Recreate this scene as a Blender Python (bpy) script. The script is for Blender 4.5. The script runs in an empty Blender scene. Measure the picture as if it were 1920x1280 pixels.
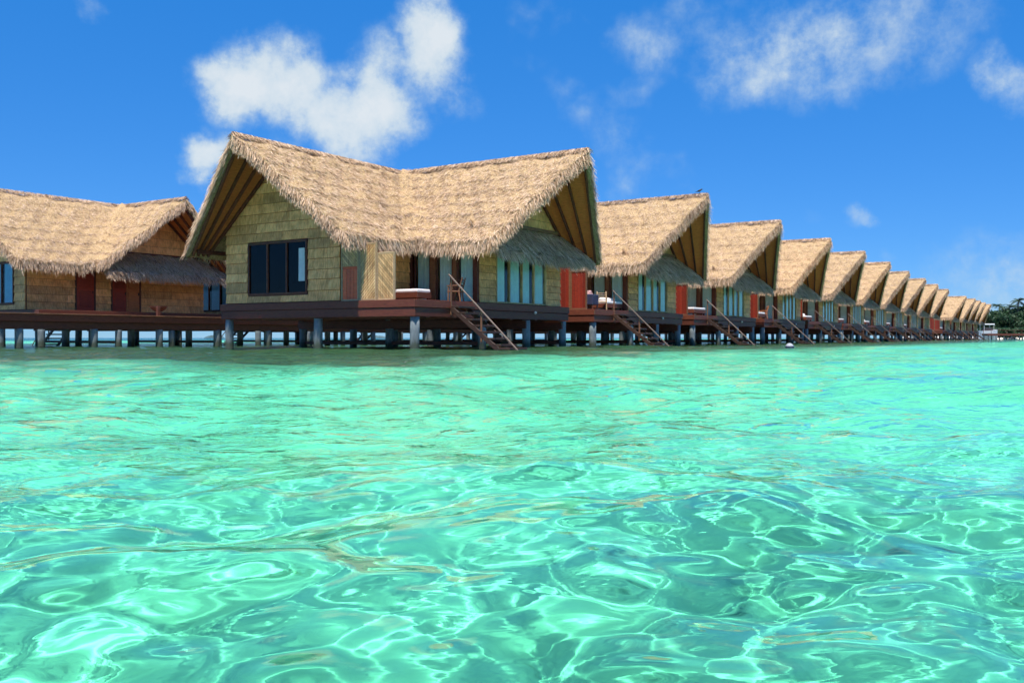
import bpy, math, random
import numpy as np
from mathutils import Vector, Matrix
R = math.radians
sc = bpy.context.scene
C = sc.collection
random.seed(11)
rng = np.random.default_rng(7)

# ------------------------------------------------------------------ camera
CAM_H = 0.45
F_PX = 1747.0
cam = bpy.data.cameras.new('camera')
cam_o = bpy.data.objects.new('camera', cam); C.objects.link(cam_o)
cam_o.location = (0, 0, CAM_H)
cam_o.rotation_euler = (R(90 - 0.23), 0, 0)
cam.sensor_width = 36.0; cam.lens = 36.0 * F_PX / 1920.0
cam.clip_start = 0.05; cam.clip_end = 8000
sc.camera = cam_o

# ------------------------------------------------------------------ sun, sky, exposure
SUN_DIR = (-0.15, -0.99)          # horizontal direction towards the sun
SUN_EL = R(68)
hl = math.hypot(*SUN_DIR)
to_sun = Vector((SUN_DIR[0] / hl * math.cos(SUN_EL), SUN_DIR[1] / hl * math.cos(SUN_EL), math.sin(SUN_EL)))
sun = bpy.data.lights.new('sun', 'SUN'); sun.energy = 5.0; sun.angle = R(0.5); sun.color = (1, 0.95, 0.87)
sun_o = bpy.data.objects.new('sun', sun); C.objects.link(sun_o)
sun_o.rotation_euler = to_sun.to_track_quat('Z', 'Y').to_euler()
sun_o.location = (0, 0, 60)
sun.cycles.is_caustics_light = True

def px_dir(px, py):
    return Vector(((px - 960) / F_PX, 1.0, (633 - py) / F_PX)).normalized()

world = bpy.data.worlds.new('World'); sc.world = world; world.use_nodes = True
wt = world.node_tree; wn = wt.nodes; wl = wt.links
bg = wn['Background']
sky = wn.new('ShaderNodeTexSky'); sky.sky_type = 'NISHITA'; sky.sun_disc = False
sky.sun_elevation = SUN_EL; sky.sun_rotation = math.atan2(SUN_DIR[0], SUN_DIR[1])
sky.air_density = 0.6; sky.dust_density = 0.0; sky.ozone_density = 3.0; sky.altitude = 0
def wmath(op, a, b=None, clamp=False):
    n = wn.new('ShaderNodeMath'); n.operation = op; n.use_clamp = clamp
    for k, v in ((0, a), (1, b)):
        if v is None: continue
        if isinstance(v, (int, float)): n.inputs[k].default_value = v
        else: wl.new(v, n.inputs[k])
    return n.outputs[0]
tc = wn.new('ShaderNodeTexCoord')
wnorm = wn.new('ShaderNodeVectorMath'); wnorm.operation = 'NORMALIZE'; wl.new(tc.outputs['Generated'], wnorm.inputs[0])
DIR = wnorm.outputs[0]
# deep polarised blue: the whole dome is graded, a little paler towards the horizon
wsep = wn.new('ShaderNodeSeparateXYZ'); wl.new(DIR, wsep.inputs[0])
wel = wn.new('ShaderNodeMapRange'); wl.new(wsep.outputs[2], wel.inputs['Value']); wel.inputs['From Min'].default_value = 0.0; wel.inputs['From Max'].default_value = 0.36
wgm = wn.new('ShaderNodeMix'); wgm.data_type = 'RGBA'; wl.new(wel.outputs[0], wgm.inputs['Factor'])
wgm.inputs['A'].default_value = (.32, .50, .75, 1); wgm.inputs['B'].default_value = (.24, 1.10, 1.72, 1)
hs = wn.new('ShaderNodeMix'); hs.data_type = 'RGBA'; hs.blend_type = 'MULTIPLY'; hs.inputs['Factor'].default_value = 1.0
wl.new(sky.outputs[0], hs.inputs['A']); wl.new(wgm.outputs['Result'], hs.inputs['B'])
def wnoise(scale, detail, rough, vec=DIR, dist=0.0, off=None):
    if off:
        a = wn.new('ShaderNodeVectorMath'); a.operation = 'ADD'; wl.new(vec, a.inputs[0]); a.inputs[1].default_value = off; vec = a.outputs[0]
    n = wn.new('ShaderNodeTexNoise'); n.inputs['Scale'].default_value = scale; n.inputs['Detail'].default_value = detail
    n.inputs['Roughness'].default_value = rough; n.inputs['Distortion'].default_value = dist; wl.new(vec, n.inputs['Vector'])
    return n
# puffs of the cumulus clouds: (px, py, radius, weight), as directions of the sky
PUFFS = [(425, 170, 66, 1.0), (480, 150, 78, 1.0), (535, 120, 62, .9), (560, 190, 78, .95), (625, 215, 62, .8), (690, 195, 74, .95),
         (745, 215, 58, .8), (735, 110, 72, .6), (800, 60, 62, .95), (815, 110, 74, .85), (840, 150, 58, .5), (655, 268, 58, .75), (700, 268, 44, .7), (585, 80, 46, .25),
         (880, 185, 46, .3), (380, 300, 46, 1.0), (415, 290, 40, .7),
         (1180, 85, 66, .4), (1235, 105, 56, .45), (1300, 60, 90, .35), (1390, 120, 88, .5), (1440, 95, 94, .52), (1520, 85, 104, .62), (1600, 80, 96, .5),
         (1430, 148, 56, .4), (1680, 70, 100, .42), (1780, 20, 100, .45), (1740, 110, 70, .3), (1880, 130, 42, .55), (1905, 160, 46, .55), (1290, 5, 50, .3),
         (1605, 405, 32, .5), (1625, 408, 26, .4), (1510, 408, 27, .25), (1850, 490, 80, .42), (1900, 540, 95, .5), (1770, 530, 70, .38), (1690, 560, 70, .3), (1165, 365, 36, .3), (1660, 495, 24, .35),
         (180, 8, 34, .4), (280, 35, 30, .2), (50, 630, 200, .2), (420, 640, 220, .2), (1060, 5, 40, .25)]
warp = wnoise(11.0, 7, .62)
wsub = wn.new('ShaderNodeVectorMath'); wsub.operation = 'SUBTRACT'; wl.new(warp.outputs['Color'], wsub.inputs[0]); wsub.inputs[1].default_value = (.5, .5, .5)
wsc = wn.new('ShaderNodeVectorMath'); wsc.operation = 'SCALE'; wl.new(wsub.outputs[0], wsc.inputs[0]); wsc.inputs['Scale'].default_value = 0.07
wadd = wn.new('ShaderNodeVectorMath'); wadd.operation = 'ADD'; wl.new(DIR, wadd.inputs[0]); wl.new(wsc.outputs[0], wadd.inputs[1])
dens = None
for (px, py, r, wgt) in PUFFS:
    dn = wn.new('ShaderNodeVectorMath'); dn.operation = 'DISTANCE'; wl.new(wadd.outputs[0], dn.inputs[0]); dn.inputs[1].default_value = px_dir(px, py)
    mr = wn.new('ShaderNodeMapRange'); mr.interpolation_type = 'SMOOTHSTEP'
    wl.new(dn.outputs['Value'], mr.inputs['Value'])
    mr.inputs['From Min'].default_value = 1.65 * r / F_PX; mr.inputs['From Max'].default_value = 0.1 * r / F_PX
    mr.inputs['To Min'].default_value = 0; mr.inputs['To Max'].default_value = wgt
    dens = mr.outputs[0] if dens is None else wmath('MAXIMUM', wmath('MULTIPLY', wmath('ADD', dens, mr.outputs[0]), .62), wmath('MAXIMUM', dens, mr.outputs[0]))
det = wnoise(20.0, 9, .62)
# a thin scatter of the same clouds over the rest of the sky
sc1 = wnoise(3.1, 5, .55, off=(1.3, 4.9, 7.7))
scat = wn.new('ShaderNodeMapRange'); wl.new(sc1.outputs[0], scat.inputs['Value'])
scat.inputs['From Min'].default_value = .57; scat.inputs['From Max'].default_value = .76; scat.inputs['To Max'].default_value = .7
dens = wmath('MAXIMUM', dens, scat.outputs[0])
ero = wmath('MULTIPLY', wmath('SUBTRACT', det.outputs[0], .5), 1.8)
dsum = wmath('ADD', dens, wmath('MULTIPLY', ero, wmath('MULTIPLY', dens, 1.5, True)))
cm = wn.new('ShaderNodeMapRange'); cm.interpolation_type = 'SMOOTHSTEP'; wl.new(dsum, cm.inputs['Value'])
cm.inputs['From Min'].default_value = .16; cm.inputs['From Max'].default_value = .92; cm.inputs['To Max'].default_value = .92
cr = wn.new('ShaderNodeMix'); cr.data_type = 'RGBA'
cr.inputs['A'].default_value = (3.5, 4.7, 5.6, 1); cr.inputs['B'].default_value = (5.6, 6.0, 6.2, 1)
cb = wn.new('ShaderNodeMapRange'); wl.new(dsum, cb.inputs['Value']); cb.inputs['From Min'].default_value = .4; cb.inputs['From Max'].default_value = 1.15
wl.new(cb.outputs[0], cr.inputs['Factor'])
mx = wn.new('ShaderNodeMix'); mx.data_type = 'RGBA'
wl.new(cm.outputs[0], mx.inputs['Factor']); wl.new(hs.outputs['Result'], mx.inputs['A']); wl.new(cr.outputs['Result'], mx.inputs['B'])
wl.new(mx.outputs['Result'], bg.inputs['Color']); bg.inputs['Strength'].default_value = 0.10

vs = sc.view_settings
vs.view_transform = 'Standard'; vs.look = 'None'; vs.gamma = 1.0; vs.use_curve_mapping = False
vs.exposure = 0.5
cy = sc.cycles
cy.max_bounces = 8; cy.diffuse_bounces = 3; cy.adaptive_threshold = 0.03; cy.transparent_max_bounces = 12; cy.sample_clamp_indirect = 6.0; cy.blur_glossy = 0.3
cy.use_denoising = True

# ------------------------------------------------------------------ materials
def mat(name):
    m = bpy.data.materials.new(name); m.use_nodes = True
    return m, m.node_tree.nodes, m.node_tree.links, m.node_tree.nodes['Principled BSDF']
def ramp(n, stops):
    r = n.new('ShaderNodeValToRGB'); e = r.color_ramp.elements
    while len(e) < len(stops): e.new(0.5)
    for k, (p, c) in enumerate(stops):
        e[k].position = p; e[k].color = (*c, 1)
    return r
def pos_noise(n, l, scl, detail=4, rough=.6, scale=1.0, dist=0):
    g = n.new('ShaderNodeNewGeometry'); mp = n.new('ShaderNodeMapping'); mp.inputs['Scale'].default_value = scl
    l.new(g.outputs['Position'], mp.inputs['Vector'])
    t = n.new('ShaderNodeTexNoise'); t.inputs['Scale'].default_value = scale; t.inputs['Detail'].default_value = detail
    t.inputs['Roughness'].default_value = rough; t.inputs['Distortion'].default_value = dist
    l.new(mp.outputs[0], t.inputs['Vector']); return t
def mixc(n, l, fac, a, b, blend='MIX'):
    m = n.new('ShaderNodeMix'); m.data_type = 'RGBA'; m.blend_type = blend
    for k, v in (('Factor', fac), ('A', a), ('B', b)):
        if isinstance(v, (int, float)): m.inputs[k].default_value = v
        elif isinstance(v, tuple): m.inputs[k].default_value = (*v, 1)
        else: l.new(v, m.inputs[k])
    return m.outputs['Result']
def bump(n, l, b, h, strength, dist):
    bp = n.new('ShaderNodeBump'); bp.inputs['Strength'].default_value = strength; bp.inputs['Distance'].default_value = dist
    l.new(h, bp.inputs['Height']); l.new(bp.outputs[0], b.inputs['Normal'])

def m_straw():
    m, n, l, b = mat('straw')
    g = n.new('ShaderNodeNewGeometry')
    r = ramp(n, [(0.0, (.11, .065, .03)), (.13, (.34, .21, .115)), (.28, (.60, .42, .265)), (.6, (.745, .535, .38)), (1.0, (.86, .68, .53))])  # random straw tones; the darkest also colour in shadow specks of the thatch
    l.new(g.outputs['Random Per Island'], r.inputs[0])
    t = pos_noise(n, l, (1, 1, 1), 4, .6, .7)
    r2 = ramp(n, [(.3, (.82, .78, .74)), (.7, (1.1, 1.08, 1.02))]); l.new(t.outputs[0], r2.inputs[0])
    oi = n.new('ShaderNodeObjectInfo'); r3 = ramp(n, [(0, (.86, .87, .90)), (.5, (1, .98, .95)), (1, (1.06, 1.0, .92))]); l.new(oi.outputs['Random'], r3.inputs[0])
    tw = pos_noise(n, l, (1, 1, 1), 5, .65, .35, 1.2); r4 = ramp(n, [(.38, (.80, .80, .82)), (.52, (1, 1, 1))]); l.new(tw.outputs[0], r4.inputs[0])   # grey weathering
    c = mixc(n, l, 1.0, mixc(n, l, 1.0, r.outputs[0], r2.outputs[0], 'MULTIPLY'), mixc(n, l, 1.0, r3.outputs[0], r4.outputs[0], 'MULTIPLY'), 'MULTIPLY')
    l.new(c, b.inputs['Base Color']); b.inputs['Roughness'].default_value = .85; b.inputs['Specular IOR Level'].default_value = .15
    return m
def m_thatch():
    m, n, l, b = mat('thatch')
    t = pos_noise(n, l, (14, 14, 5), 6, .7)
    r = ramp(n, [(.3, (.24, .15, .07)), (.5, (.50, .34, .18)), (.7, (.66, .48, .28))]); l.new(t.outputs[0], r.inputs[0])
    l.new(r.outputs[0], b.inputs['Base Color']); b.inputs['Roughness'].default_value = .95; b.inputs['Specular IOR Level'].default_value = .05
    bump(n, l, b, t.outputs[0], 1.0, .06); return m
def m_bamboo(name, c0, c1, c2):
    m, n, l, b = mat(name)
    oi = n.new('ShaderNodeObjectInfo')
    t = pos_noise(n, l, (22, 22, .9), 3, .65)
    r = ramp(n, [(.3, c0), (.5, c1), (.68, c2)]); l.new(t.outputs[0], r.inputs[0])
    r2 = ramp(n, [(0, (.62, .62, .58)), (.5, (.95, .90, .82)), (1, (1.12, 1.12, 1.12))]); l.new(oi.outputs['Random'], r2.inputs[0])
    t2 = pos_noise(n, l, (3, 3, 3), 4, .6)
    r3 = ramp(n, [(.35, (.74, .72, .68)), (.6, (1.05, 1.05, 1.05))]); l.new(t2.outputs[0], r3.inputs[0])
    c = mixc(n, l, 1.0, mixc(n, l, 1.0, r.outputs[0], r2.outputs[0], 'MULTIPLY'), r3.outputs[0], 'MULTIPLY')
    l.new(c, b.inputs['Base Color']); b.inputs['Roughness'].default_value = .6
    bump(n, l, b, t.outputs[0], .8, .02); return m
def m_wood(name, c0, c1, rough=.6, scl=(5, 5, 30)):
    m, n, l, b = mat(name)
    oi = n.new('ShaderNodeObjectInfo')
    t = pos_noise(n, l, scl, 5, .65, 1.0, .6)
    r = ramp(n, [(.3, c0), (.7, c1)]); l.new(t.outputs[0], r.inputs[0])
    r2 = ramp(n, [(0, (.75, .75, .75)), (1, (1.2, 1.2, 1.2))]); l.new(oi.outputs['Random'], r2.inputs[0])
    c = mixc(n, l, 1.0, r.outputs[0], r2.outputs[0], 'MULTIPLY')
    l.new(c, b.inputs['Base Color']); b.inputs['Roughness'].default_value = rough
    bump(n, l, b, t.outputs[0], .5, .01); return m
def m_plain(name, c, rough=.6, var=.25, scale=6, metal=0):
    m, n, l, b = mat(name)
    t = pos_noise(n, l, (1, 1, 1), 5, .6, scale)
    lo = tuple(v * (1 - var) for v in c); hi = tuple(min(1, v * (1 + var)) for v in c)
    r = ramp(n, [(.3, lo), (.7, hi)]); l.new(t.outputs[0], r.inputs[0])
    l.new(r.outputs[0], b.inputs['Base Color']); b.inputs['Roughness'].default_value = rough; b.inputs['Metallic'].default_value = metal
    return m
def m_concrete():
    m, n, l, b = mat('pile_concrete')
    t = pos_noise(n, l, (3, 3, 1.2), 6, .65, 1.6)
    r = ramp(n, [(.3, (.10, .125, .13)), (.55, (.17, .20, .205)), (.75, (.25, .28, .28))]); l.new(t.outputs[0], r.inputs[0])
    g = n.new('ShaderNodeNewGeometry'); sp = n.new('ShaderNodeSeparateXYZ'); l.new(g.outputs['Position'], sp.inputs[0])
    ad = n.new('ShaderNodeMath'); ad.operation = 'ADD'; l.new(sp.outputs[2], ad.inputs[0])
    ml = n.new('ShaderNodeMath'); ml.operation = 'MULTIPLY'; l.new(t.outputs[0], ml.inputs[0]); ml.inputs[1].default_value = .35; l.new(ml.outputs[0], ad.inputs[1])
    mr = n.new('ShaderNodeMapRange'); l.new(ad.outputs[0], mr.inputs['Value']); mr.inputs['From Min'].default_value = .62; mr.inputs['From Max'].default_value = .36
    c = mixc(n, l, mr.outputs[0], r.outputs[0], (.045, .06, .04))      # weed and damp at the tide line
    l.new(c, b.inputs['Base Color']); b.inputs['Roughness'].default_value = .8
    bump(n, l, b, t.outputs[0], .4, .02); return m
def m_pane(name, tint, ior=1.5):
    m, n, l, b = mat(name)
    n.remove(b); out = n['Material Output']
    fr = n.new('ShaderNodeFresnel'); fr.inputs[0].default_value = ior
    gl = n.new('ShaderNodeBsdfGlossy'); gl.inputs['Roughness'].default_value = .03; gl.inputs['Color'].default_value = (1, 1, 1, 1)
    t = pos_noise(n, l, (1, 1, 1), 2, .5, .9)
    bp = n.new('ShaderNodeBump'); bp.inputs['Strength'].default_value = .12; bp.inputs['Distance'].default_value = .05
    l.new(t.outputs[0], bp.inputs['Height']); l.new(bp.outputs[0], gl.inputs['Normal'])
    tr = n.new('ShaderNodeBsdfTransparent'); tr.inputs[0].default_value = (*tint, 1)
    ge = n.new('ShaderNodeNewGeometry'); inv = n.new('ShaderNodeMath'); inv.operation = 'SUBTRACT'; inv.inputs[0].default_value = 1; l.new(ge.outputs['Backfacing'], inv.inputs[1])
    fm = n.new('ShaderNodeMath'); fm.operation = 'MULTIPLY'; l.new(fr.outputs[0], fm.inputs[0]); l.new(inv.outputs[0], fm.inputs[1])
    mx = n.new('ShaderNodeMixShader'); l.new(fm.outputs[0], mx.inputs[0]); l.new(tr.outputs[0], mx.inputs[1]); l.new(gl.outputs[0], mx.inputs[2])
    l.new(mx.outputs[0], out.inputs[0]); return m
M = {}
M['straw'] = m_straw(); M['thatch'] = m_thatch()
M['bamboo'] = m_bamboo('bamboo_wall', (.54, .235, .068), (.88, .415, .135), (.96, .55, .225))
M['bamboo_strip'] = m_bamboo('bamboo_strip', (.38, .19, .075), (.64, .39, .17), (.78, .54, .29))
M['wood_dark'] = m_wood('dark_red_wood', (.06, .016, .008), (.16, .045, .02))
M['wood_fascia'] = m_wood('fascia_wood', (.085, .019, .008), (.18, .042, .016))
M['wood_mid'] = m_wood('brown_wood', (.12, .05, .022), (.24, .105, .045))
M['wood_soffit'] = m_wood('soffit_wood', (.46, .13, .03), (.72, .23, .055))
M['wood_frame'] = m_wood('tan_frame', (.34, .21, .10), (.52, .35, .19))
M['wood_rail'] = m_wood('weathered_rail', (.15, .10, .075), (.26, .185, .14))
M['wood_step'] = m_wood('stair_wood', (.026, .012, .007), (.07, .03, .016))
M['red'] = m_wood('red_stained_wood', (.17, .016, .007), (.31, .034, .013), .5)
M['door_red'] = m_wood('door_red_wood', (.46, .07, .02), (.72, .13, .04), .5)
M['concrete'] = m_concrete()
M['pane'] = m_pane('tinted_pane', (.88, .97, .94)); M['pane_dark'] = m_pane('dark_pane', (.30, .27, .29), 1.28); M['pane_blue'] = m_pane('blue_pane', (.6, .8, .88))
M['curtain'] = m_plain('curtain', (.80, .82, .80), .9, .08, 4)
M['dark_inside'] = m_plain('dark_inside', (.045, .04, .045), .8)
M['cushion'] = m_plain('white_cushion', (.78, .72, .70), .9, .08)
M['pink'] = m_plain('pink_towel', (.75, .42, .38), .9, .1)
M['navy'] = m_plain('navy_fabric', (.025, .028, .07), .85)
M['orange'] = m_wood('orange_wood', (.34, .10, .025), (.5, .17, .05))
M['white'] = m_plain('white_paint', (.78, .78, .76), .4, .06)
M['lampglass'] = m_plain('lamp_glass', (.8, .78, .72), .3, .05)
M['bark'] = m_wood('bark', (.10, .075, .05), (.2, .16, .11))
M['black'] = m_plain('black_feather', (.012, .012, .014), .5)
def m_leaf(name, c0, c1):
    m, n, l, b = mat(name); g = n.new('ShaderNodeNewGeometry')
    r = ramp(n, [(0, c0), (1, c1)]); l.new(g.outputs['Random Per Island'], r.inputs[0])
    l.new(r.outputs[0], b.inputs['Base Color']); b.inputs['Roughness'].default_value = .6; return m
M['leaf'] = m_leaf('leaf', (.006, .028, .006), (.020, .066, .014)); M['palm'] = m_leaf('palm_leaf', (.015, .035, .018), (.04, .085, .035))

def m_water():
    m, n, l, b = mat('sea_water'); n.remove(b); out = n['Material Output']
    at = n.new('ShaderNodeAttribute'); at.attribute_name = 'ripple'; at.attribute_type = 'GEOMETRY'
    t1 = pos_noise(n, l, (1.0, 1.5, 1), 3, .55, 1.6, .4); t2 = pos_noise(n, l, (1, 1.6, 1), 3, .6, 5.5, .5)
    ad = n.new('ShaderNodeMath'); ad.operation = 'MULTIPLY_ADD'; l.new(t2.outputs[0], ad.inputs[0]); ad.inputs[1].default_value = .34; l.new(t1.outputs[0], ad.inputs[2])
    h = n.new('ShaderNodeMath'); h.operation = 'MULTIPLY'; l.new(ad.outputs[0], h.inputs[0]); l.new(at.outputs['Fac'], h.inputs[1])
    bp = n.new('ShaderNodeBump'); bp.inputs['Strength'].default_value = 1.0; bp.inputs['Distance'].default_value = .19; l.new(h.outputs[0], bp.inputs['Height'])
    fr = n.new('ShaderNodeFresnel'); fr.inputs[0].default_value = 1.33; l.new(bp.outputs[0], fr.inputs['Normal'])
    rf = n.new('ShaderNodeBsdfRefraction'); rf.inputs['Color'].default_value = (.41, .975, .825, 1); rf.inputs['Roughness'].default_value = 0; rf.inputs['IOR'].default_value = 1.33
    gl = n.new('ShaderNodeBsdfGlossy'); gl.inputs['Roughness'].default_value = 0.0; gl.inputs['Color'].default_value = (1, 1, 1, 1)
    l.new(bp.outputs[0], rf.inputs['Normal']); l.new(bp.outputs[0], gl.inputs['Normal'])
    mx = n.new('ShaderNodeMixShader'); l.new(fr.outputs[0], mx.inputs[0]); l.new(rf.outputs[0], mx.inputs[1]); l.new(gl.outputs[0], mx.inputs[2])
    l.new(mx.outputs[0], out.inputs[0]); return m
def m_seabed():
    m, n, l, b = mat('coral_sand')
    t = pos_noise(n, l, (1, 1, 1), 6, .62, .55, .3); t2 = pos_noise(n, l, (1, 1, 1), 5, .6, 3.2, .8)
    r = ramp(n, [(.30, (.46, .48, .36)), (.46, (.75, .73, .58)), (.66, (.84, .82, .67))]); l.new(t.outputs[0], r.inputs[0])
    r2 = ramp(n, [(.30, (.32, .36, .28)), (.41, (1, 1, 1))]); l.new(t2.outputs[0], r2.inputs[0])
    c = mixc(n, l, 1.0, r.outputs[0], r2.outputs[0], 'MULTIPLY')
    # the reef edge: the bottom turns to dark weed beyond the outer row of villas
    g = n.new('ShaderNodeNewGeometry'); dp = n.new('ShaderNodeVectorMath'); dp.operation = 'DOT_PRODUCT'; l.new(g.outputs['Position'], dp.inputs[0]); dp.inputs[1].default_value = (.8375, -.5465, 0)
    mr = n.new('ShaderNodeMapRange'); mr.interpolation_type = 'SMOOTHSTEP'; l.new(dp.outputs['Value'], mr.inputs['Value']); mr.inputs['From Min'].default_value = -95; mr.inputs['From Max'].default_value = -170
    # made-up brown zone round the villas, added to cut green bounce on walls
    tn = pos_noise(n, l, (1, 1, 1), 5, .65, .16, .8); mn = n.new('ShaderNodeMath'); mn.operation = 'MULTIPLY_ADD'; l.new(tn.outputs[0], mn.inputs[0]); mn.inputs[1].default_value = 14; mn.inputs[2].default_value = -7
    dv = n.new('ShaderNodeVectorMath'); dv.operation = 'DOT_PRODUCT'; l.new(g.outputs['Position'], dv.inputs[0]); dv.inputs[1].default_value = (.5465, .8375, 0)
    def edge(src, a, b_):
        ad = n.new('ShaderNodeMath'); ad.operation = 'ADD'; l.new(src, ad.inputs[0]); l.new(mn.outputs[0], ad.inputs[1])
        q = n.new('ShaderNodeMapRange'); q.interpolation_type = 'SMOOTHSTEP'; l.new(ad.outputs[0], q.inputs['Value']); q.inputs['From Min'].default_value = a; q.inputs['From Max'].default_value = b_; return q.outputs[0]
    gm = n.new('ShaderNodeMath'); gm.operation = 'MULTIPLY'; l.new(edge(dp.outputs['Value'], -8.5, -14), gm.inputs[0]); l.new(edge(dv.outputs['Value'], 6, 12), gm.inputs[1])
    g3 = n.new('ShaderNodeMath'); g3.operation = 'MULTIPLY'; l.new(gm.outputs[0], g3.inputs[0]); l.new(edge(dp.outputs['Value'], -78, -66), g3.inputs[1])
    g4 = n.new('ShaderNodeMath'); g4.operation = 'MULTIPLY'; l.new(g3.outputs[0], g4.inputs[0]); g4.inputs[1].default_value = .92
    c = mixc(n, l, g4.outputs[0], c, (.26, .105, .055))
    c2 = mixc(n, l, mr.outputs[0], c, (.05, .16, .26))
    l.new(c2, b.inputs['Base Color']); b.inputs['Roughness'].default_value = 1; b.inputs['Specular IOR Level'].default_value = 0
    bump(n, l, b, t2.outputs[0], .5, .05); return m
M['water'] = m_water(); M['seabed'] = m_seabed()

# ------------------------------------------------------------------ mesh helpers
def np_mesh(name, V, F, material, smooth=False):
    V = np.asarray(V, np.float32); F = np.asarray(F, np.int32); k = F.shape[1]
    me = bpy.data.meshes.new(name)
    me.vertices.add(len(V)); me.vertices.foreach_set('co', V.ravel())
    me.loops.add(F.size); me.loops.foreach_set('vertex_index', F.ravel())
    me.polygons.add(len(F)); me.polygons.foreach_set('loop_start', np.arange(0, F.size, k, dtype=np.int32))
    try: me.polygons.foreach_set('loop_total', np.full(len(F), k, np.int32))
    except Exception: pass
    if smooth: me.polygons.foreach_set('use_smooth', np.ones(len(F), bool))
    me.update(calc_edges=True); me.validate()
    if material: me.materials.append(M[material])
    return me
def link(name, me, parent=None, loc=(0, 0, 0), rot=None):
    o = bpy.data.objects.new(name, me); C.objects.link(o); o.parent = parent; o.location = loc
    if rot: o.rotation_euler = rot
    return o
def empty(name, loc=(0, 0, 0), rz=0):
    o = bpy.data.objects.new(name, None); C.objects.link(o); o.location = loc; o.rotation_euler = (0, 0, rz); o.empty_display_size = .3
    return o
def tag(o, label=None, cat=None, group=None, kind=None):
    if label: o['label'] = label
    if cat: o['category'] = cat
    if group: o['group'] = group
    if kind: o['kind'] = kind
    return o
_cache = {}
def box_mesh(sx, sy, sz, material, ch=.008):
    key = ('box', round(sx, 3), round(sy, 3), round(sz, 3), material)
    if key in _cache: return _cache[key]
    c = min(ch, .3 * min(sx, sy, sz)); hx, hy, hz = sx / 2, sy / 2, sz / 2
    V = []; idx = {}
    for X in (-1, 1):
        for Y in (-1, 1):
            for Z in (-1, 1):
                for ax in range(3):
                    p = [X * (hx - c), Y * (hy - c), Z * (hz - c)]
                    p[ax] = (X * hx, Y * hy, Z * hz)[ax]
                    idx[(X, Y, Z, ax)] = len(V); V.append(p)
    Fs = []
    for ax in range(3):                                   # faces
        o1, o2 = (ax + 1) % 3, (ax + 2) % 3
        for s in (-1, 1):
            q = []
            for a, b in ((-1, -1), (1, -1), (1, 1), (-1, 1)):
                k = [0, 0, 0]; k[ax] = s; k[o1] = a; k[o2] = b; q.append(idx[(*k, ax)])
            Fs.append(q if s > 0 else q[::-1])
    for ax in range(3):                                   # edge chamfers
        o1, o2 = (ax + 1) % 3, (ax + 2) % 3
        for a in (-1, 1):
            for b in (-1, 1):
                k0 = [0, 0, 0]; k0[ax] = -1; k0[o1] = a; k0[o2] = b; k1 = list(k0); k1[ax] = 1
                q = [idx[(*k0, o1)], idx[(*k1, o1)], idx[(*k1, o2)], idx[(*k0, o2)]]
                Fs.append(q if a * b < 0 else q[::-1])
    for k in [(x, y, z) for x in (-1, 1) for y in (-1, 1) for z in (-1, 1)]:
        q = [idx[(*k, 0)], idx[(*k, 1)], idx[(*k, 2)]]
        Fs.append(q if k[0] * k[1] * k[2] > 0 else q[::-1])
    me = bpy.data.meshes.new('box'); me.from_pydata(V, [], Fs); me.materials.append(M[material]); _cache[key] = me
    return me
def box(name, parent, material, x0, x1, y0, y1, z0, z1, rot=None, at=None):
    """an axis-aligned chamfered timber between the given limits; `at` = the parent part's own origin"""
    cx, cy_, cz = (x0 + x1) / 2, (y0 + y1) / 2, (z0 + z1) / 2
    if at: cx -= at[0]; cy_ -= at[1]; cz -= at[2]
    return link(name, box_mesh(abs(x1 - x0), abs(y1 - y0), abs(z1 - z0), material), parent, (cx, cy_, cz), rot)
def bar(name, parent, material, p, q, w, h, up=(0, 0, 1)):
    """a timber of section w x h from p to q"""
    p, q = Vector(p), Vector(q); d = q - p; L = d.length; x = d.normalized(); y = Vector(up).cross(x)
    if y.length < 1e-4: y = Vector((0, 1, 0))
    y.normalize(); z = x.cross(y)
    o = link(name, box_mesh(L, w, h, material), parent)
    m = Matrix((x, y, z)).transposed().to_4x4(); m.translation = (p + q) / 2
    o.matrix_basis = m; return o
def tube_mesh(pts, rad, sides, material, key=None, smooth=True):
    if key and key in _cache: return _cache[key]
    pts = [Vector(p) for p in pts]; V = []; Fq = []
    rad = rad if isinstance(rad, (list, tuple)) else [rad] * len(pts)
    for i, p in enumerate(pts):
        d = (pts[min(i + 1, len(pts) - 1)] - pts[max(i - 1, 0)]).normalized()
        a = d.cross(Vector((0, 0, 1)) if abs(d.z) < .9 else Vector((1, 0, 0))).normalized(); b = d.cross(a)
        for k in range(sides):
            t = 2 * math.pi * k / sides; V.append(p + (a * math.cos(t) + b * math.sin(t)) * rad[i])
    for i in range(len(pts) - 1):
        for k in range(sides):
            k2 = (k + 1) % sides; Fq.append([i * sides + k, i * sides + k2, (i + 1) * sides + k2, (i + 1) * sides + k])
    Fq.append(list(range(sides))[::-1]); Fq.append([(len(pts) - 1) * sides + k for k in range(sides)])
    me = bpy.data.meshes.new('tube'); me.from_pydata(V, [], Fq); me.materials.append(M[material])
    if smooth: me.polygons.foreach_set('use_smooth', [True] * (len(Fq) - 2) + [False, False])
    if key: _cache[key] = me
    return me
def copy_tree(o, parent=None):
    c = o.copy(); C.objects.link(c); c.parent = parent
    for ch in list(o.children): copy_tree(ch, c)
    return c

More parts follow.
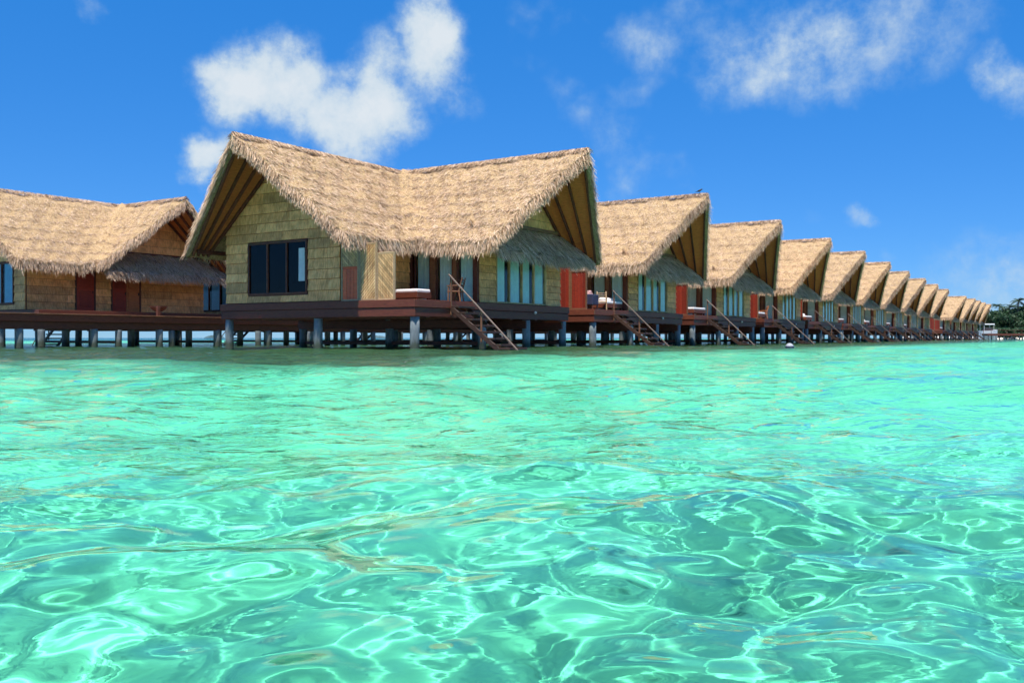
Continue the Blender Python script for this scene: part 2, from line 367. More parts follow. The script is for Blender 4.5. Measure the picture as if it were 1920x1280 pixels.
# ------------------------------------------------------------------ sea and sea bed
def build_sea():
    r = np.concatenate([.6 * np.exp(np.linspace(0, math.log(45 / .6), 660)), 45 * np.exp(np.linspace(0, math.log(5000 / 45), 150))[1:]]); nr = len(r)
    th = np.concatenate([np.radians(np.linspace(-48, 48, 600)), np.radians(np.linspace(50, 310, 66))]); na = len(th)
    RR, TT = np.meshgrid(r, th, indexing='ij'); X = RR * np.sin(TT); Y = RR * np.cos(TT)
    g = np.random.default_rng(3); Z = np.zeros_like(X); cell = RR * np.where(RR < 45, .0068, .034); w_all = np.zeros_like(X); w_sum = 0
    for i in range(102):
        lam = .10 * (2.4 / .10) ** g.random() if i < 90 else g.uniform(3, 8); a = g.normal(0, .95) + .35; k = 2 * math.pi / lam
        A = .0030 * lam ** .88; fade = np.clip((lam / cell - 3) / 4, 0, 1); ph = g.random() * 7
        Z += A * fade * np.sin(k * (X * math.sin(a) + Y * math.cos(a)) + ph + 1.3 * np.sin(k * .23 * (X * math.cos(a) - Y * math.sin(a)) + ph * 1.7))
        w_all += (A * k) ** 2 * fade; w_sum += (A * k) ** 2
    V = np.stack([X, Y, Z], -1).reshape(-1, 3); V = np.vstack([V, [[0, 0, 0]]]); c = len(V) - 1
    i, j = np.meshgrid(np.arange(nr - 1), np.arange(na), indexing='ij'); j2 = (j + 1) % na
    Fq = np.stack([i * na + j, i * na + j2, (i + 1) * na + j2, (i + 1) * na + j], -1).reshape(-1, 4)
    q = np.arange(na); Ft = np.stack([(q + 1) % na, q, np.full(na, c)], -1)
    F3 = np.vstack([Fq[:, [0, 1, 2]], Fq[:, [0, 2, 3]], Ft])
    me = np_mesh('sea', V, F3, 'water', True)
    at = me.attributes.new('ripple', 'FLOAT', 'POINT')
    rip = np.append(np.maximum(.022, np.sqrt(np.clip(1 - w_all / w_sum, 0, 1))).ravel(), .022).astype(np.float32)
    if len(me.vertices) == len(rip): at.data.foreach_set('value', rip)
    o = link('sea', me); o['kind'] = 'structure'; o.cycles.is_caustics_caster = True
build_sea()
sb = 6000
me = bpy.data.meshes.new('seabed'); me.from_pydata([(-sb, -sb, -1.1), (sb, -sb, -1.1), (sb, sb, -1.1), (-sb, sb, -1.1)], [], [(0, 1, 2, 3)]); me.materials.append(M['seabed'])
seabed = link('seabed', me); seabed['kind'] = 'structure'; seabed.cycles.is_caustics_receiver = True

# ------------------------------------------------------------------ thatched villas
FL = 1.78           # floor level above the water
HR = 7.95           # ridge
W = 4.35            # half width of a roof wing at the eave
SL = (HR - 4.15) / W
TH = .24            # thatch thickness

def wing_xy(w, a, b):
    return (b, -a) if w == 1 else (a, -b)

class Roof:
    def __init__(s, L1, E1, L2, E2, seed):
        s.L = {1: L1, 2: L2}; s.E = {1: E1, 2: E2}; s.g = np.random.default_rng(seed)
    def a_end(s, w, d): return s.L[w] - (s.L[w] - s.E[w]) * d / W
    def a_start(s, side, d): return d * side          # inner side (+1) starts on the valley, outer side on the hip
    def z(s, d):
        d = np.asarray(d, float); t = np.clip((d - 3.4) / .95, 0, None)
        return HR - SL * d - .07 * t * t - .10 * np.exp(-d / .18) + .055 * ((d / .62) % 1.0) ** 2 - .02   # laid in lapped courses
    def lump(s, x, y):
        return .035 * np.sin(x * 3.1 + 1.3 * np.sin(y * 2.3)) + .03 * np.sin(y * 3.7 + 1.1 * np.sin(x * 1.9 + 2)) + .02 * np.sin(x * 8.3 + y * 7.1)
    def point(s, w, side, a, d):
        x, y = wing_xy(w, a, d * side)
        e = np.abs(a - s.a_start(side, d))
        fill = .22 * np.exp(-e / .35) if side > 0 else 0   # thatch swells in the valley
        return np.stack([x, y, s.z(d) + s.lump(x, y) + fill], -1)
    def slab(s):
        Vs, Fs = [], []; base = 0
        na, nd = 56, 44
        for w in (1, 2):
            for side in (1, -1):
                d = np.linspace(0, W, nd); A, D = np.meshgrid(np.linspace(0, 1, na), d, indexing='ij')
                a = s.a_start(side, D) + (s.a_end(w, D) - s.a_start(side, D)) * A
                T = s.point(w, side, a, D)
                B = T.copy(); B[..., 2] -= TH + .12
                n = na * nd; Vs += [T.reshape(-1, 3), B.reshape(-1, 3)]
                i, j = np.meshgrid(np.arange(na - 1), np.arange(nd - 1), indexing='ij'); q = np.stack([i * nd + j, (i + 1) * nd + j, (i + 1) * nd + j + 1, i * nd + j + 1], -1).reshape(-1, 4)
                flip = (w == 1) != (side > 0)
                Fs += [(q if flip else q[:, ::-1]) + base, (q[:, ::-1] if flip else q) + n + base]
                i = np.arange(na - 1); e = np.stack([i * nd + nd - 1, (i + 1) * nd + nd - 1, (i + 1) * nd + nd - 1 + n, i * nd + nd - 1 + n], -1)
                j = np.arange(nd - 1); k = (na - 1) * nd; r = np.stack([k + j, k + j + n, k + j + 1 + n, k + j + 1], -1)
                Fs += [(e if flip else e[:, ::-1]) + base, (r if flip else r[:, ::-1]) + base]; base += 2 * n
        return np_mesh('thatch', np.vstack(Vs), np.vstack(Fs), 'thatch', True)
    def blades(s, P, D, N, ln, wd, droop):
        """quads strips: root P, direction D, surface normal N"""
        n = len(P); T = np.cross(D, N); T /= np.linalg.norm(T, axis=1, keepdims=True) + 1e-9
        tw = s.g.normal(0, .5, (n, 1)); T = T + N * tw; T /= np.linalg.norm(T, axis=1, keepdims=True)
        ln = ln[:, None]; wd = wd[:, None]
        m = P + D * ln * .55; t = P + D * ln; m[:, 2] -= droop * .3; t[:, 2] -= droop
        V = np.stack([P - T * wd, P + T * wd, m + T * wd * .9, m - T * wd * .9, t + T * wd * .35, t - T * wd * .35], 1).reshape(-1, 3)
        b = np.arange(n)[:, None] * 6
        return V, np.vstack([b + [0, 1, 2, 3], b + [3, 2, 4, 5]])
    def straw(s, dens_in, dens_out):
        g = s.g; Vs, Fs, base = [], [], 0
        def add(P, D, N, ln, wd, droop):
            nonlocal base
            v, f = s.blades(P, D, N, ln, wd, droop); Vs.append(v); Fs.append(f + base); base += len(v)
        for w in (1, 2):
            for side in (1, -1):
                dens = dens_in if side > 0 else dens_out
                area = (s.L[w] + (0 if side > 0 else 2)) * W * math.sqrt(1 + SL * SL) * .8
                n = int(area * dens)
                d = W * (1 - g.random(n) ** 1.0); u = g.random(n)
                a = s.a_start(side, d) + (s.a_end(w, d) - s.a_start(side, d)) * u
                keep = g.random(n) < (s.a_end(w, d) - s.a_start(side, d)) / (s.L[w] + (0 if side > 0 else W)); a, d = a[keep], d[keep]; n = len(a)
                P = s.point(w, side, a, d); P[:, 2] -= .01
                k = 1 / math.sqrt(1 + SL * SL)
                ex, ey = wing_xy(w, 0.0, float(side)); ax, ay = wing_xy(w, 1.0, 0.0)
                down = np.array([ex * k, ey * k, -SL * k]); along = np.array([ax, ay, 0.0]); nrm = np.array([ex * SL * k, ey * SL * k, k])
                ang = g.normal(0, 1, n) * np.where(g.random(n) < .45, 1.1, .4); lift = g.normal(.09, .12, n)
                D = down * np.cos(ang)[:, None] + along * np.sin(ang)[:, None] + nrm * lift[:, None]
                D /= np.linalg.norm(D, axis=1, keepdims=True)
                add(P, D, np.tile(nrm, (n, 1)), g.uniform(.09, .28, n), g.uniform(.004, .010, n), g.uniform(0, .02, n))
                # shaggy eave fringe
                n = int((s.E[w] - (W if side > 0 else -W)) * dens * .75)
                if n > 5:
                    d = W - np.abs(g.normal(0, .16, n)); d = np.clip(d, 0, W); a = s.a_start(side, d) + (s.a_end(w, d) - s.a_start(side, d)) * g.random(n)
                    P = s.point(w, side, a, d); P[:, 2] -= g.uniform(0, TH + .1, n)
                    ang = g.normal(0, .3, n)
                    D = down * .75 * np.cos(ang)[:, None] + along * np.sin(ang)[:, None] + np.array([0, 0, -.55]); D /= np.linalg.norm(D, axis=1, keepdims=True)
                    add(P, D, np.tile(nrm, (n, 1)), g.uniform(.12, .38, n) * (1 + .35 * (g.random(n) < .12)), g.uniform(.005, .012, n), g.uniform(0, .12, n))
                # ragged rake fringe
                n = int(W * 1.35 * dens * 1.0)
                d = W * g.random(n); a = s.a_end(w, d) - np.abs(g.normal(0, .10, n)); P = s.point(w, side, a, d); P[:, 2] -= g.uniform(0, TH + .1, n)
                D = along * g.uniform(.25, .8, n)[:, None] + down * g.uniform(.3, 1.0, n)[:, None] + np.array([0, 0, -1]) * g.uniform(.1, .8, n)[:, None]; D /= np.linalg.norm(D, axis=1, keepdims=True)
                add(P, D, np.tile(along, (n, 1)) + nrm * .3, g.uniform(.12, .42, n), g.uniform(.005, .012, n), g.uniform(0, .14, n))
        # ridge tufts laid across the ridge
        for w in (1, 2):
            n = int(s.L[w] * dens_in * .5); a = g.uniform(0, s.L[w] - .02, n); sd = np.where(g.random(n) < .5, 1.0, -1.0)
            P = np.stack([*wing_xy(w, a, sd * 0.0), np.full(n, HR + .0)], -1); P[:, 2] += g.uniform(-.06, .05, n)
            bx, by = wing_xy(w, 0.0, 1.0); ax, ay = wing_xy(w, 1.0, 0.0)
            D = np.outer(sd, [bx, by, 0]) + np.outer(g.normal(0, .6, n), [ax, ay, 0]) + np.array([0, 0, -.62]); D /= np.linalg.norm(D, axis=1, keepdims=True)
            add(P, D, np.tile([0., 0., 1.], (n, 1)), g.uniform(.15, .4, n), g.uniform(.005, .012, n), g.uniform(0, .05, n))
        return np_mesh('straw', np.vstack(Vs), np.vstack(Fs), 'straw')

def pent_meshes(x0, x1, hw, z0, z1, seed, dens=420):
    """lean-to thatch skirt across a gable: top edge at x0,z0, lower edge at x1,z1, half width hw"""
    g = np.random.default_rng(seed)
    ny, nx = 40, 14; Y, A = np.meshgrid(np.linspace(-hw, hw, ny), np.linspace(0, 1, nx), indexing='ij')
    X = x0 + (x1 - x0) * A; Z = z0 + (z1 - z0) * A + .03 * np.sin(Y * 4 + A * 3) + .03 * np.sin(Y * 9.1); T = np.stack([X, Y, Z], -1); B = T.copy(); B[..., 2] -= .22; n = ny * nx
    i, j = np.meshgrid(np.arange(ny - 1), np.arange(nx - 1), indexing='ij'); q = np.stack([i * nx + j, i * nx + j + 1, (i + 1) * nx + j + 1, (i + 1) * nx + j], -1).reshape(-1, 4)[:, ::-1]
    i = np.arange(ny - 1); e = np.stack([i * nx + nx - 1, i * nx + nx - 1 + n, (i + 1) * nx + nx - 1 + n, (i + 1) * nx + nx - 1], -1)
    j = np.arange(nx - 1); e0 = np.stack([j, j + n, j + 1 + n, j + 1], -1); k = (ny - 1) * nx; e1 = np.stack([k + j, k + j + 1, k + j + 1 + n, k + j + n], -1)
    slab = np_mesh('skirt', np.vstack([T.reshape(-1, 3), B.reshape(-1, 3)]), np.vstack([q, q[:, ::-1] + n, e, e0, e1]), 'thatch', True)
    rf = Roof(9, 8, 9, 8, seed); dn = np.array([x1 - x0, 0, z1 - z0]); ln_ = np.linalg.norm(dn); dn /= ln_; nr = np.array([-dn[2], 0, dn[0]])
    Vs, Fs, base = [], [], 0
    for part, m in (('top', int(2 * hw * ln_ * dens)), ('edge', int(2 * hw * dens * .8)), ('sides', int(ln_ * dens * .8))):
        y = g.uniform(-hw, hw, m); a = g.random(m)
        if part == 'edge': a = 1 - np.abs(g.normal(0, .07, m))
        if part == 'sides': y = np.where(g.random(m) < .5, -hw, hw) + g.normal(0, .06, m)
        P = np.stack([x0 + (x1 - x0) * a, y, z0 + (z1 - z0) * a + .03 * np.sin(y * 4 + a * 3) + .03 * np.sin(y * 9.1)], -1)
        if part != 'top': P[:, 2] -= g.uniform(0, .2, m)
        ang = g.normal(0, .32, m); D = np.outer(np.cos(ang), dn) + np.outer(np.sin(ang), [0, 1, 0]) + np.outer(g.normal(.06, .08, m), nr)
        if part != 'top': D += np.array([0, 0, -.5])
        D /= np.linalg.norm(D, axis=1, keepdims=True)
        v, f = rf.blades(P, D, np.tile(nr, (m, 1)), g.uniform(.15, .5, m), g.uniform(.005, .012, m), g.uniform(0, .1, m)); Vs.append(v); Fs.append(f + base); base += len(v)
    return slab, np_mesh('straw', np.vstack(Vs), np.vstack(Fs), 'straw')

def clip_poly(poly, hw0, zt, s):
    """clip a (p,z) polygon under the two roof lines z <= zt - s*|p|"""
    for sg in (1, -1):
        out = []; f = lambda q: zt - s * sg * q[0] - q[1]
        for i in range(len(poly)):
            p, q = poly[i], poly[(i + 1) % len(poly)]; fp, fq = f(p), f(q)
            if fp >= 0: out.append(p)
            if fp * fq < 0: t = fp / (fp - fq); out.append((p[0] + (q[0] - p[0]) * t, p[1] + (q[1] - p[1]) * t))
        poly = out
        if len(poly) < 3: return []
    return poly
def panel(parent, poly, place, material='bamboo', name='bamboo_panel', t_low=.065, t_top=.015):
    """one lapped mat panel: poly in wall coordinates (p,z), place(p, out, z) -> local xyz"""
    zs = [q[1] for q in poly]; z0, z1 = min(zs), max(zs); cp = sum(q[0] for q in poly) / len(poly); cz = sum(zs) / len(poly)
    o0 = Vector(place(cp, 0, cz)); V = []
    for (p, z) in poly: V.append(Vector(place(p, 0, z)) - o0)
    for (p, z) in poly:
        t = t_low + (t_top - t_low) * (z - z0) / max(1e-4, z1 - z0); V.append(Vector(place(p, t, z)) - o0)
    n = len(poly); Fs = [[n + i for i in range(n)], list(range(n))[::-1]] + [[i, (i + 1) % n, n + (i + 1) % n, n + i] for i in range(n)]
    nrm = (V[n + 1] - V[n]).cross(V[n + 2] - V[n + 1]); outv = V[n] - V[0]
    if nrm.dot(outv) < 0: Fs = [f[::-1] for f in Fs]
    me = bpy.data.meshes.new(name); me.from_pydata(V, [], Fs); me.materials.append(M[material])
    return link(name, me, parent, o0)
def panel_wall(parent, place, p0, p1, z0, z1, holes=(), row=.395, wmin=1.8, wmax=3.6, roof=None, seed=0, gap=.026, material='bamboo', z_phase=0):
    g = random.Random(seed); z = z0
    while z < z1 - .03:
        zt = min(z + row * g.uniform(.92, 1.08), z1)
        if z1 - zt < .12: zt = z1
        p = p0
        while p < p1 - .01:
            q = min(p + g.uniform(wmin, wmax), p1)
            if p1 - q < .3: q = p1
            rects = [(p + .004, q - .004, z + gap, zt + .012)]
            for (h0, h1, hz0, hz1) in holes:
                new = []
                for (a, b, c, d) in rects:
                    if b <= h0 or a >= h1 or d <= hz0 or c >= hz1: new.append((a, b, c, d)); continue
                    if a < h0: new.append((a, h0, c, d))
                    if b > h1: new.append((h1, b, c, d))
                    if c < hz0: new.append((max(a, h0), min(b, h1), c, hz0))
                    if d > hz1: new.append((max(a, h0), min(b, h1), hz1, d))
                rects = new
            for (a, b, c, d) in rects:
                if b - a < .05 or d - c < .04: continue
                poly = [(a, c), (b, c), (b, d), (a, d)]
                if roof: poly = clip_poly(poly, *roof)
                if len(poly) >= 3: panel(parent, poly, place, material)
            p = q
        z = zt
def wall_sheet(parent, place, pieces, material='wood_dark', t=.12, name='wall'):
    """solid wall behind the panels; pieces = list of (p,z) polygons, one mesh"""
    V, Fs = [], []
    for poly in pieces:
        b = len(V); n = len(poly)
        V += [place(p, -t, z) for p, z in poly] + [place(p, 0, z) for p, z in poly]
        Fs += [[b + n + i for i in range(n)], [b + i for i in range(n)][::-1]] + [[b + i, b + (i + 1) % n, b + n + (i + 1) % n, b + n + i] for i in range(n)]
    me = bpy.data.meshes.new(name); me.from_pydata(V, [], Fs); me.materials.append(M[material])
    import bmesh
    bm = bmesh.new(); bm.from_mesh(me); bmesh.ops.recalc_face_normals(bm, faces=bm.faces); bm.to_mesh(me); bm.free()
    return link(name, me, parent)
def curtain_mesh(w, h, key):
    k = ('curtain', round(w, 2), round(h, 2))
    if k in _cache: return _cache[k]
    n = 40; V = []; Fs = []
    for i in range(n + 1):
        p = -w / 2 + w * i / n; o = .035 * math.sin(i * 1.15) + .015 * math.sin(i * 2.3 + 1)
        V += [(p, o, 0), (p * .98, o * .8, h)]
    Fs = [[2 * i, 2 * i + 2, 2 * i + 3, 2 * i + 1] for i in range(n)]
    me = bpy.data.meshes.new('curtain'); me.from_pydata(V, [], Fs); me.materials.append(M['curtain']); me.polygons.foreach_set('use_smooth', [True] * n); _cache[k] = me
    return me
def glazed(parent, place, ang, p0, p1, z0, z1, n, frame='wood_frame', pane='pane', curtain=True, name='window', fw=.06, dark=True, curtain_w=.72):
    """a glazed unit of n lights: frame members, panes and curtains under one part"""
    org = Vector(place((p0 + p1) / 2, 0, z0)); e = empty(name); e.parent = parent; e.location = org
    def pl(p, o, z): return Vector(place(p, o, z)) - org
    def fb(nm, pa, pb, oa, ob, za, zb, mt):
        c = pl((pa + pb) / 2, (oa + ob) / 2, (za + zb) / 2); return link(nm, box_mesh(pb - pa, ob - oa, zb - za, mt), e, c, (0, 0, ang))
    fb('frame', p0, p1, -.06, .06, z0, z0 + fw, frame); fb('frame', p0, p1, -.06, .06, z1 - fw, z1, frame)
    w = (p1 - p0 - fw) / n
    for i in range(n + 1):
        a = p0 + i * w; fb('mullion', a, a + fw, -.055, .065, z0 + fw, z1 - fw, frame)
    for i in range(n):
        a, b = p0 + i * w + fw, p0 + (i + 1) * w
        fb('pane', a, b, -.008, .004, z0 + fw, z1 - fw, pane)
        if curtain:
            c = pl((a + b) / 2 + (b - a) * (.5 - curtain_w / 2) * (1 if i % 2 else -1) * .6, -.085, z0 + fw); link('curtain', curtain_mesh((b - a) * curtain_w, z1 - z0 - 2 * fw, 0), e, c, (0, 0, ang))
    if dark:
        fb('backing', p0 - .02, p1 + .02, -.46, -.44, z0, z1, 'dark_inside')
    return e
def pile_mesh(r=.17, top=1.2):
    k = ('pile', r, top)
    if k in _cache: return _cache[k]
    pts = [(0, 0, -1.45), (.0, 0, -.2), (.01, .0, .2), (0, .01, .7), (0, 0, top)]
    return tube_mesh(pts, [r * 1.12, r * 1.05, r, r * 1.02, r], 12, 'concrete', k)

GY = lambda y0: (lambda p, o, z: (p, y0 - o, z))      # wall facing -y
GX = lambda x0: (lambda p, o, z: (x0 + o, p, z))      # wall facing +x
RZ = HR - TH - .16                                    # underside of the thatch at the ridge

def rafters(v, w, L, E, wall_a, n=4):
    """rafters and boards under a gable overhang (parallel to the raking edge)"""
    for side in (1, -1):
        V, Fs = [], []
        for d in (0.05, W - .25):
            for a in (wall_a - .05, L - (L - E) * d / W - .18):
                x, y = wing_xy(w, a, d * side); V.append((x, y, RZ - SL * d - .075))
        me = bpy.data.meshes.new('soffit'); V += [(x, y, z + .03) for x, y, z in V]
        me.from_pydata(V, [], [[0, 1, 3, 2], [4, 6, 7, 5], [0, 2, 6, 4], [1, 5, 7, 3], [0, 4, 5, 1], [2, 3, 7, 6]]); me.materials.append(M['wood_soffit']); link('soffit', me, v)
        for k in range(n):
            f = (k + .5) / n
            p = []
            for d in (.08, W - .2):
                end = L - (L - E) * d / W - .22; a = wall_a + .12 + (end - wall_a - .12) * (k / (n - 1)); x, y = wing_xy(w, a, d * side); p.append((x, y, RZ - SL * d - .14))
            bar('rafter', v, 'wood_dark', p[0], p[1], .09, .14)
        d = W - .42; p = []
        for a in (wall_a - 1.5, E - .2): x, y = wing_xy(w, a, d * side); p.append((x, y, RZ - SL * d - .2))
        bar('eave_beam', v, 'wood_dark', p[0], p[1], .12, .16)
    x0, y0 = wing_xy(w, wall_a - .3, 0); x1, y1 = wing_xy(w, L - .35, 0)
    bar('ridge_beam', v, 'wood_dark', (x0, y0, RZ - .12), (x1, y1, RZ - .12), .12, .18)

def stairs(v, x0, y0, y1, sx=1, run=2.75, rail=True):
    """flight down into the water from the deck edge at x0 towards +x (sx=1)"""
    e = empty('staircase'); e.parent = v; e.location = (x0, (y0 + y1) / 2, 0); hw = (y1 - y0) / 2
    n = 9; zt, zb = FL - .05, -.35
    for s in (-1, 1): bar('stringer', e, 'wood_step', (0, s * (hw - .04), zt - .18), (sx * run, s * (hw - .04), zb - .12), .06, .17)
    for i in range(n):
        f = (i + .7) / n; x = sx * run * f; z = zt + (zb - zt) * f
        link('tread', box_mesh(.30, 2 * hw - .02, .075, 'wood_step'), e, (x, 0, z))
    link('landing', box_mesh(.5, 2 * hw + .1, .08, 'wood_step'), e, (sx * (run - .38), 0, .06))
    if rail:
        yr = -hw - .03
        bar('handrail', e, 'wood_rail', (sx * -.05, yr, FL + .98), (sx * 2.95, yr, .0), .05, .05)
        for (x, z0_, z1_) in ((.0, FL - .5, FL + .95), (1.35, .3, 1.42)): link('rail_post', box_mesh(.06, .06, z1_ - z0_, 'wood_mid'), e, (sx * x, yr + .08, (z0_ + z1_) / 2))
    return e

def screen(v, x0, x1, y, z1, style):
    """privacy screen on the deck edge: frame, slanting bamboo slats, backing"""
    z0 = FL; c = Vector(((x0 + x1) / 2, y, z0)); e = empty('privacy_screen'); e.parent = v; e.location = c; w = x1 - x0; h = z1 - z0
    fm = 'wood_frame' if style != 'red' else 'wood_mid'; fw = .07
    for s in (-1, 1): link('frame', box_mesh(fw, .08, h, fm), e, (s * (w / 2 - fw / 2), 0, h / 2))
    for z in (fw / 2, h - fw / 2): link('frame', box_mesh(w - 2 * fw, .08, fw, fm), e, (0, 0, z))
    link('backing', box_mesh(w - 2 * fw, .02, h - 2 * fw, 'red' if style == 'red' else 'door_red' if style == 'door' else 'wood_mid'), e, (0, .015, h / 2))
    if style == 'red':
        for k in range(5): link('slat', box_mesh((w - 2 * fw) / 5 - .012, .025, h - 2 * fw, 'red'), e, (-w / 2 + fw + (k + .5) * (w - 2 * fw) / 5, -.01, h / 2))
        return e
    iw = w - 2 * fw; zlo = fw if style != 'door' else h * .56; zhi = h - fw
    if style == 'door': link('frame', box_mesh(iw, .07, .05, 'door_red'), e, (0, 0, h * .55))
    if style == 'door':
        for k in range(4): link('slat', box_mesh(iw / 4 - .01, .022, h * .52 - fw, 'door_red'), e, (-w / 2 + fw + (k + .5) * iw / 4, -.008, fw + (h * .52 - fw) / 2))
    step = .125; t = .1; zs = zlo - iw
    sgn = {'door': -1, 'up': 1, 'down': -1}[style]
    while zs < zhi + iw:
        pts = [(-iw / 2, zs), (iw / 2, zs + sgn * iw), (iw / 2, zs + sgn * iw + t), (-iw / 2, zs + t)]
        out = pts
        for lim, sg in ((zlo, 1), (zhi, -1)):
            o2 = []
            for i in range(len(out)):
                p, q = out[i], out[(i + 1) % len(out)]; fp, fq = sg * (p[1] - lim), sg * (q[1] - lim)
                if fp >= 0: o2.append(p)
                if fp * fq < 0: tt = fp / (fp - fq); o2.append((p[0] + (q[0] - p[0]) * tt, lim))
            out = o2
            if len(out) < 3: break
        if len(out) >= 3:
            n = len(out); V = [(p, -.035, z) for p, z in out] + [(p, .0, z) for p, z in out]
            Fs = [list(range(n)), [n + i for i in range(n)][::-1]] + [[i, n + i, n + (i + 1) % n, (i + 1) % n] for i in range(n)]
            me = bpy.data.meshes.new('slat'); me.from_pydata(V, [], Fs); me.materials.append(M['bamboo_strip']); link('slat', me, e)
        zs += step
    return e

def body(v, x1, deck_x, gable1_panels, win, facade):
    """platform, piles and walls shared by all villas. x1: end wall of the short wing; facade: 'lagoon' or 'entrance'"""
    y_f = -7.3; dx = deck_x
    box('floor', v, 'wood_mid', -3.3, dx - .06, -7.36, 3.3, FL - .14, FL)
    for (nm, a) in (('fascia_board', (-3.36, dx, -7.44, -7.38, FL - .26, FL + .01)), ('fascia_board', (-3.34, dx - .03, -7.41, -7.36, FL - .58, FL - .275)),
                    ('fascia_board', (dx - .055, dx + .005, -7.375, 3.34, FL - .26, FL + .01)), ('fascia_board', (dx - .08, dx - .03, -7.355, 3.32, FL - .58, FL - .275)),
                    ('fascia_board', (-3.36, -3.305, -7.375, 3.34, FL - .58, FL + .008)), ('fascia_board', (-3.30, dx - .09, 3.305, 3.36, FL - .58, FL + .008))):
        box(nm, v, 'wood_fascia', *a)
    for y in (-6.6, -5.0, -3.1, -1.2, .7, 2.6): box('floor_beam', v, 'wood_dark', -3.28, dx - .1, y - .1, y + .1, FL - .62, FL - .15)
    xs = [-3.1, (dx - 3.3) / 2 + .15, dx - .22]
    for y in (-3.1, .1, 3.05): box('pile_cap_beam', v, 'wood_dark', -3.25, dx - .12, y - .19, y + .19, FL - .95, FL - .63)
    for y in (-3.1, 3.1): box('brace', v, 'wood_dark', -3.1, dx - .25, y - .05, y + .05, .16, .30)
    for x in xs:
        for y in (-7.18, -3.1, .1, 3.1):
            link('pile', pile_mesh(.165, FL - .60), v, (x, y, 0), (0, 0, random.random() * 6))
    # gable wall facing -y
    g1 = GY(y_f); zt = RZ - .05; hw = 3.12; roof = (0, zt, SL)
    top = zt - SL * hw; wx0, wx1, wz0, wz1 = win
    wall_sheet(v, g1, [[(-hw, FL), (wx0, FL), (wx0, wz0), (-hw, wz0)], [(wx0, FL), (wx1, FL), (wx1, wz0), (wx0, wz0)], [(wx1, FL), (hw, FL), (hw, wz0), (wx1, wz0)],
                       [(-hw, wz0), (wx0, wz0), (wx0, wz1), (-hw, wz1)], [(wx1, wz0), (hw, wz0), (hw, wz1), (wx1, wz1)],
                       [(-hw, wz1), (hw, wz1), (hw, top), (0, zt), (-hw, top)]], 'wood_dark' if gable1_panels else 'bamboo', .1)  # dark colour under the panels paints in shadow lines between the rows
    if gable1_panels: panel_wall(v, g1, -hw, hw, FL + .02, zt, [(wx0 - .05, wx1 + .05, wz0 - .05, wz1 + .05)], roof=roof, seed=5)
    # long wall facing -x and back wall
    wall_sheet(v, lambda p, o, z: (-hw - o, p, z), [[(y_f + .12, FL), (3.1, FL), (3.1, 4.35), (y_f + .12, 4.35)]], 'bamboo', .1)
    wall_sheet(v, lambda p, o, z: (p, 3.1 + o, z), [[(-hw, FL), (x1 - .12, FL), (x1 - .12, 4.35), (-hw, 4.35)]], 'bamboo', .1)
    # ceiling so that the rooms stay dark
    box('ceiling', v, 'wood_dark', -3.0, 3.0, -7.15, 3.0, 4.30, 4.36)

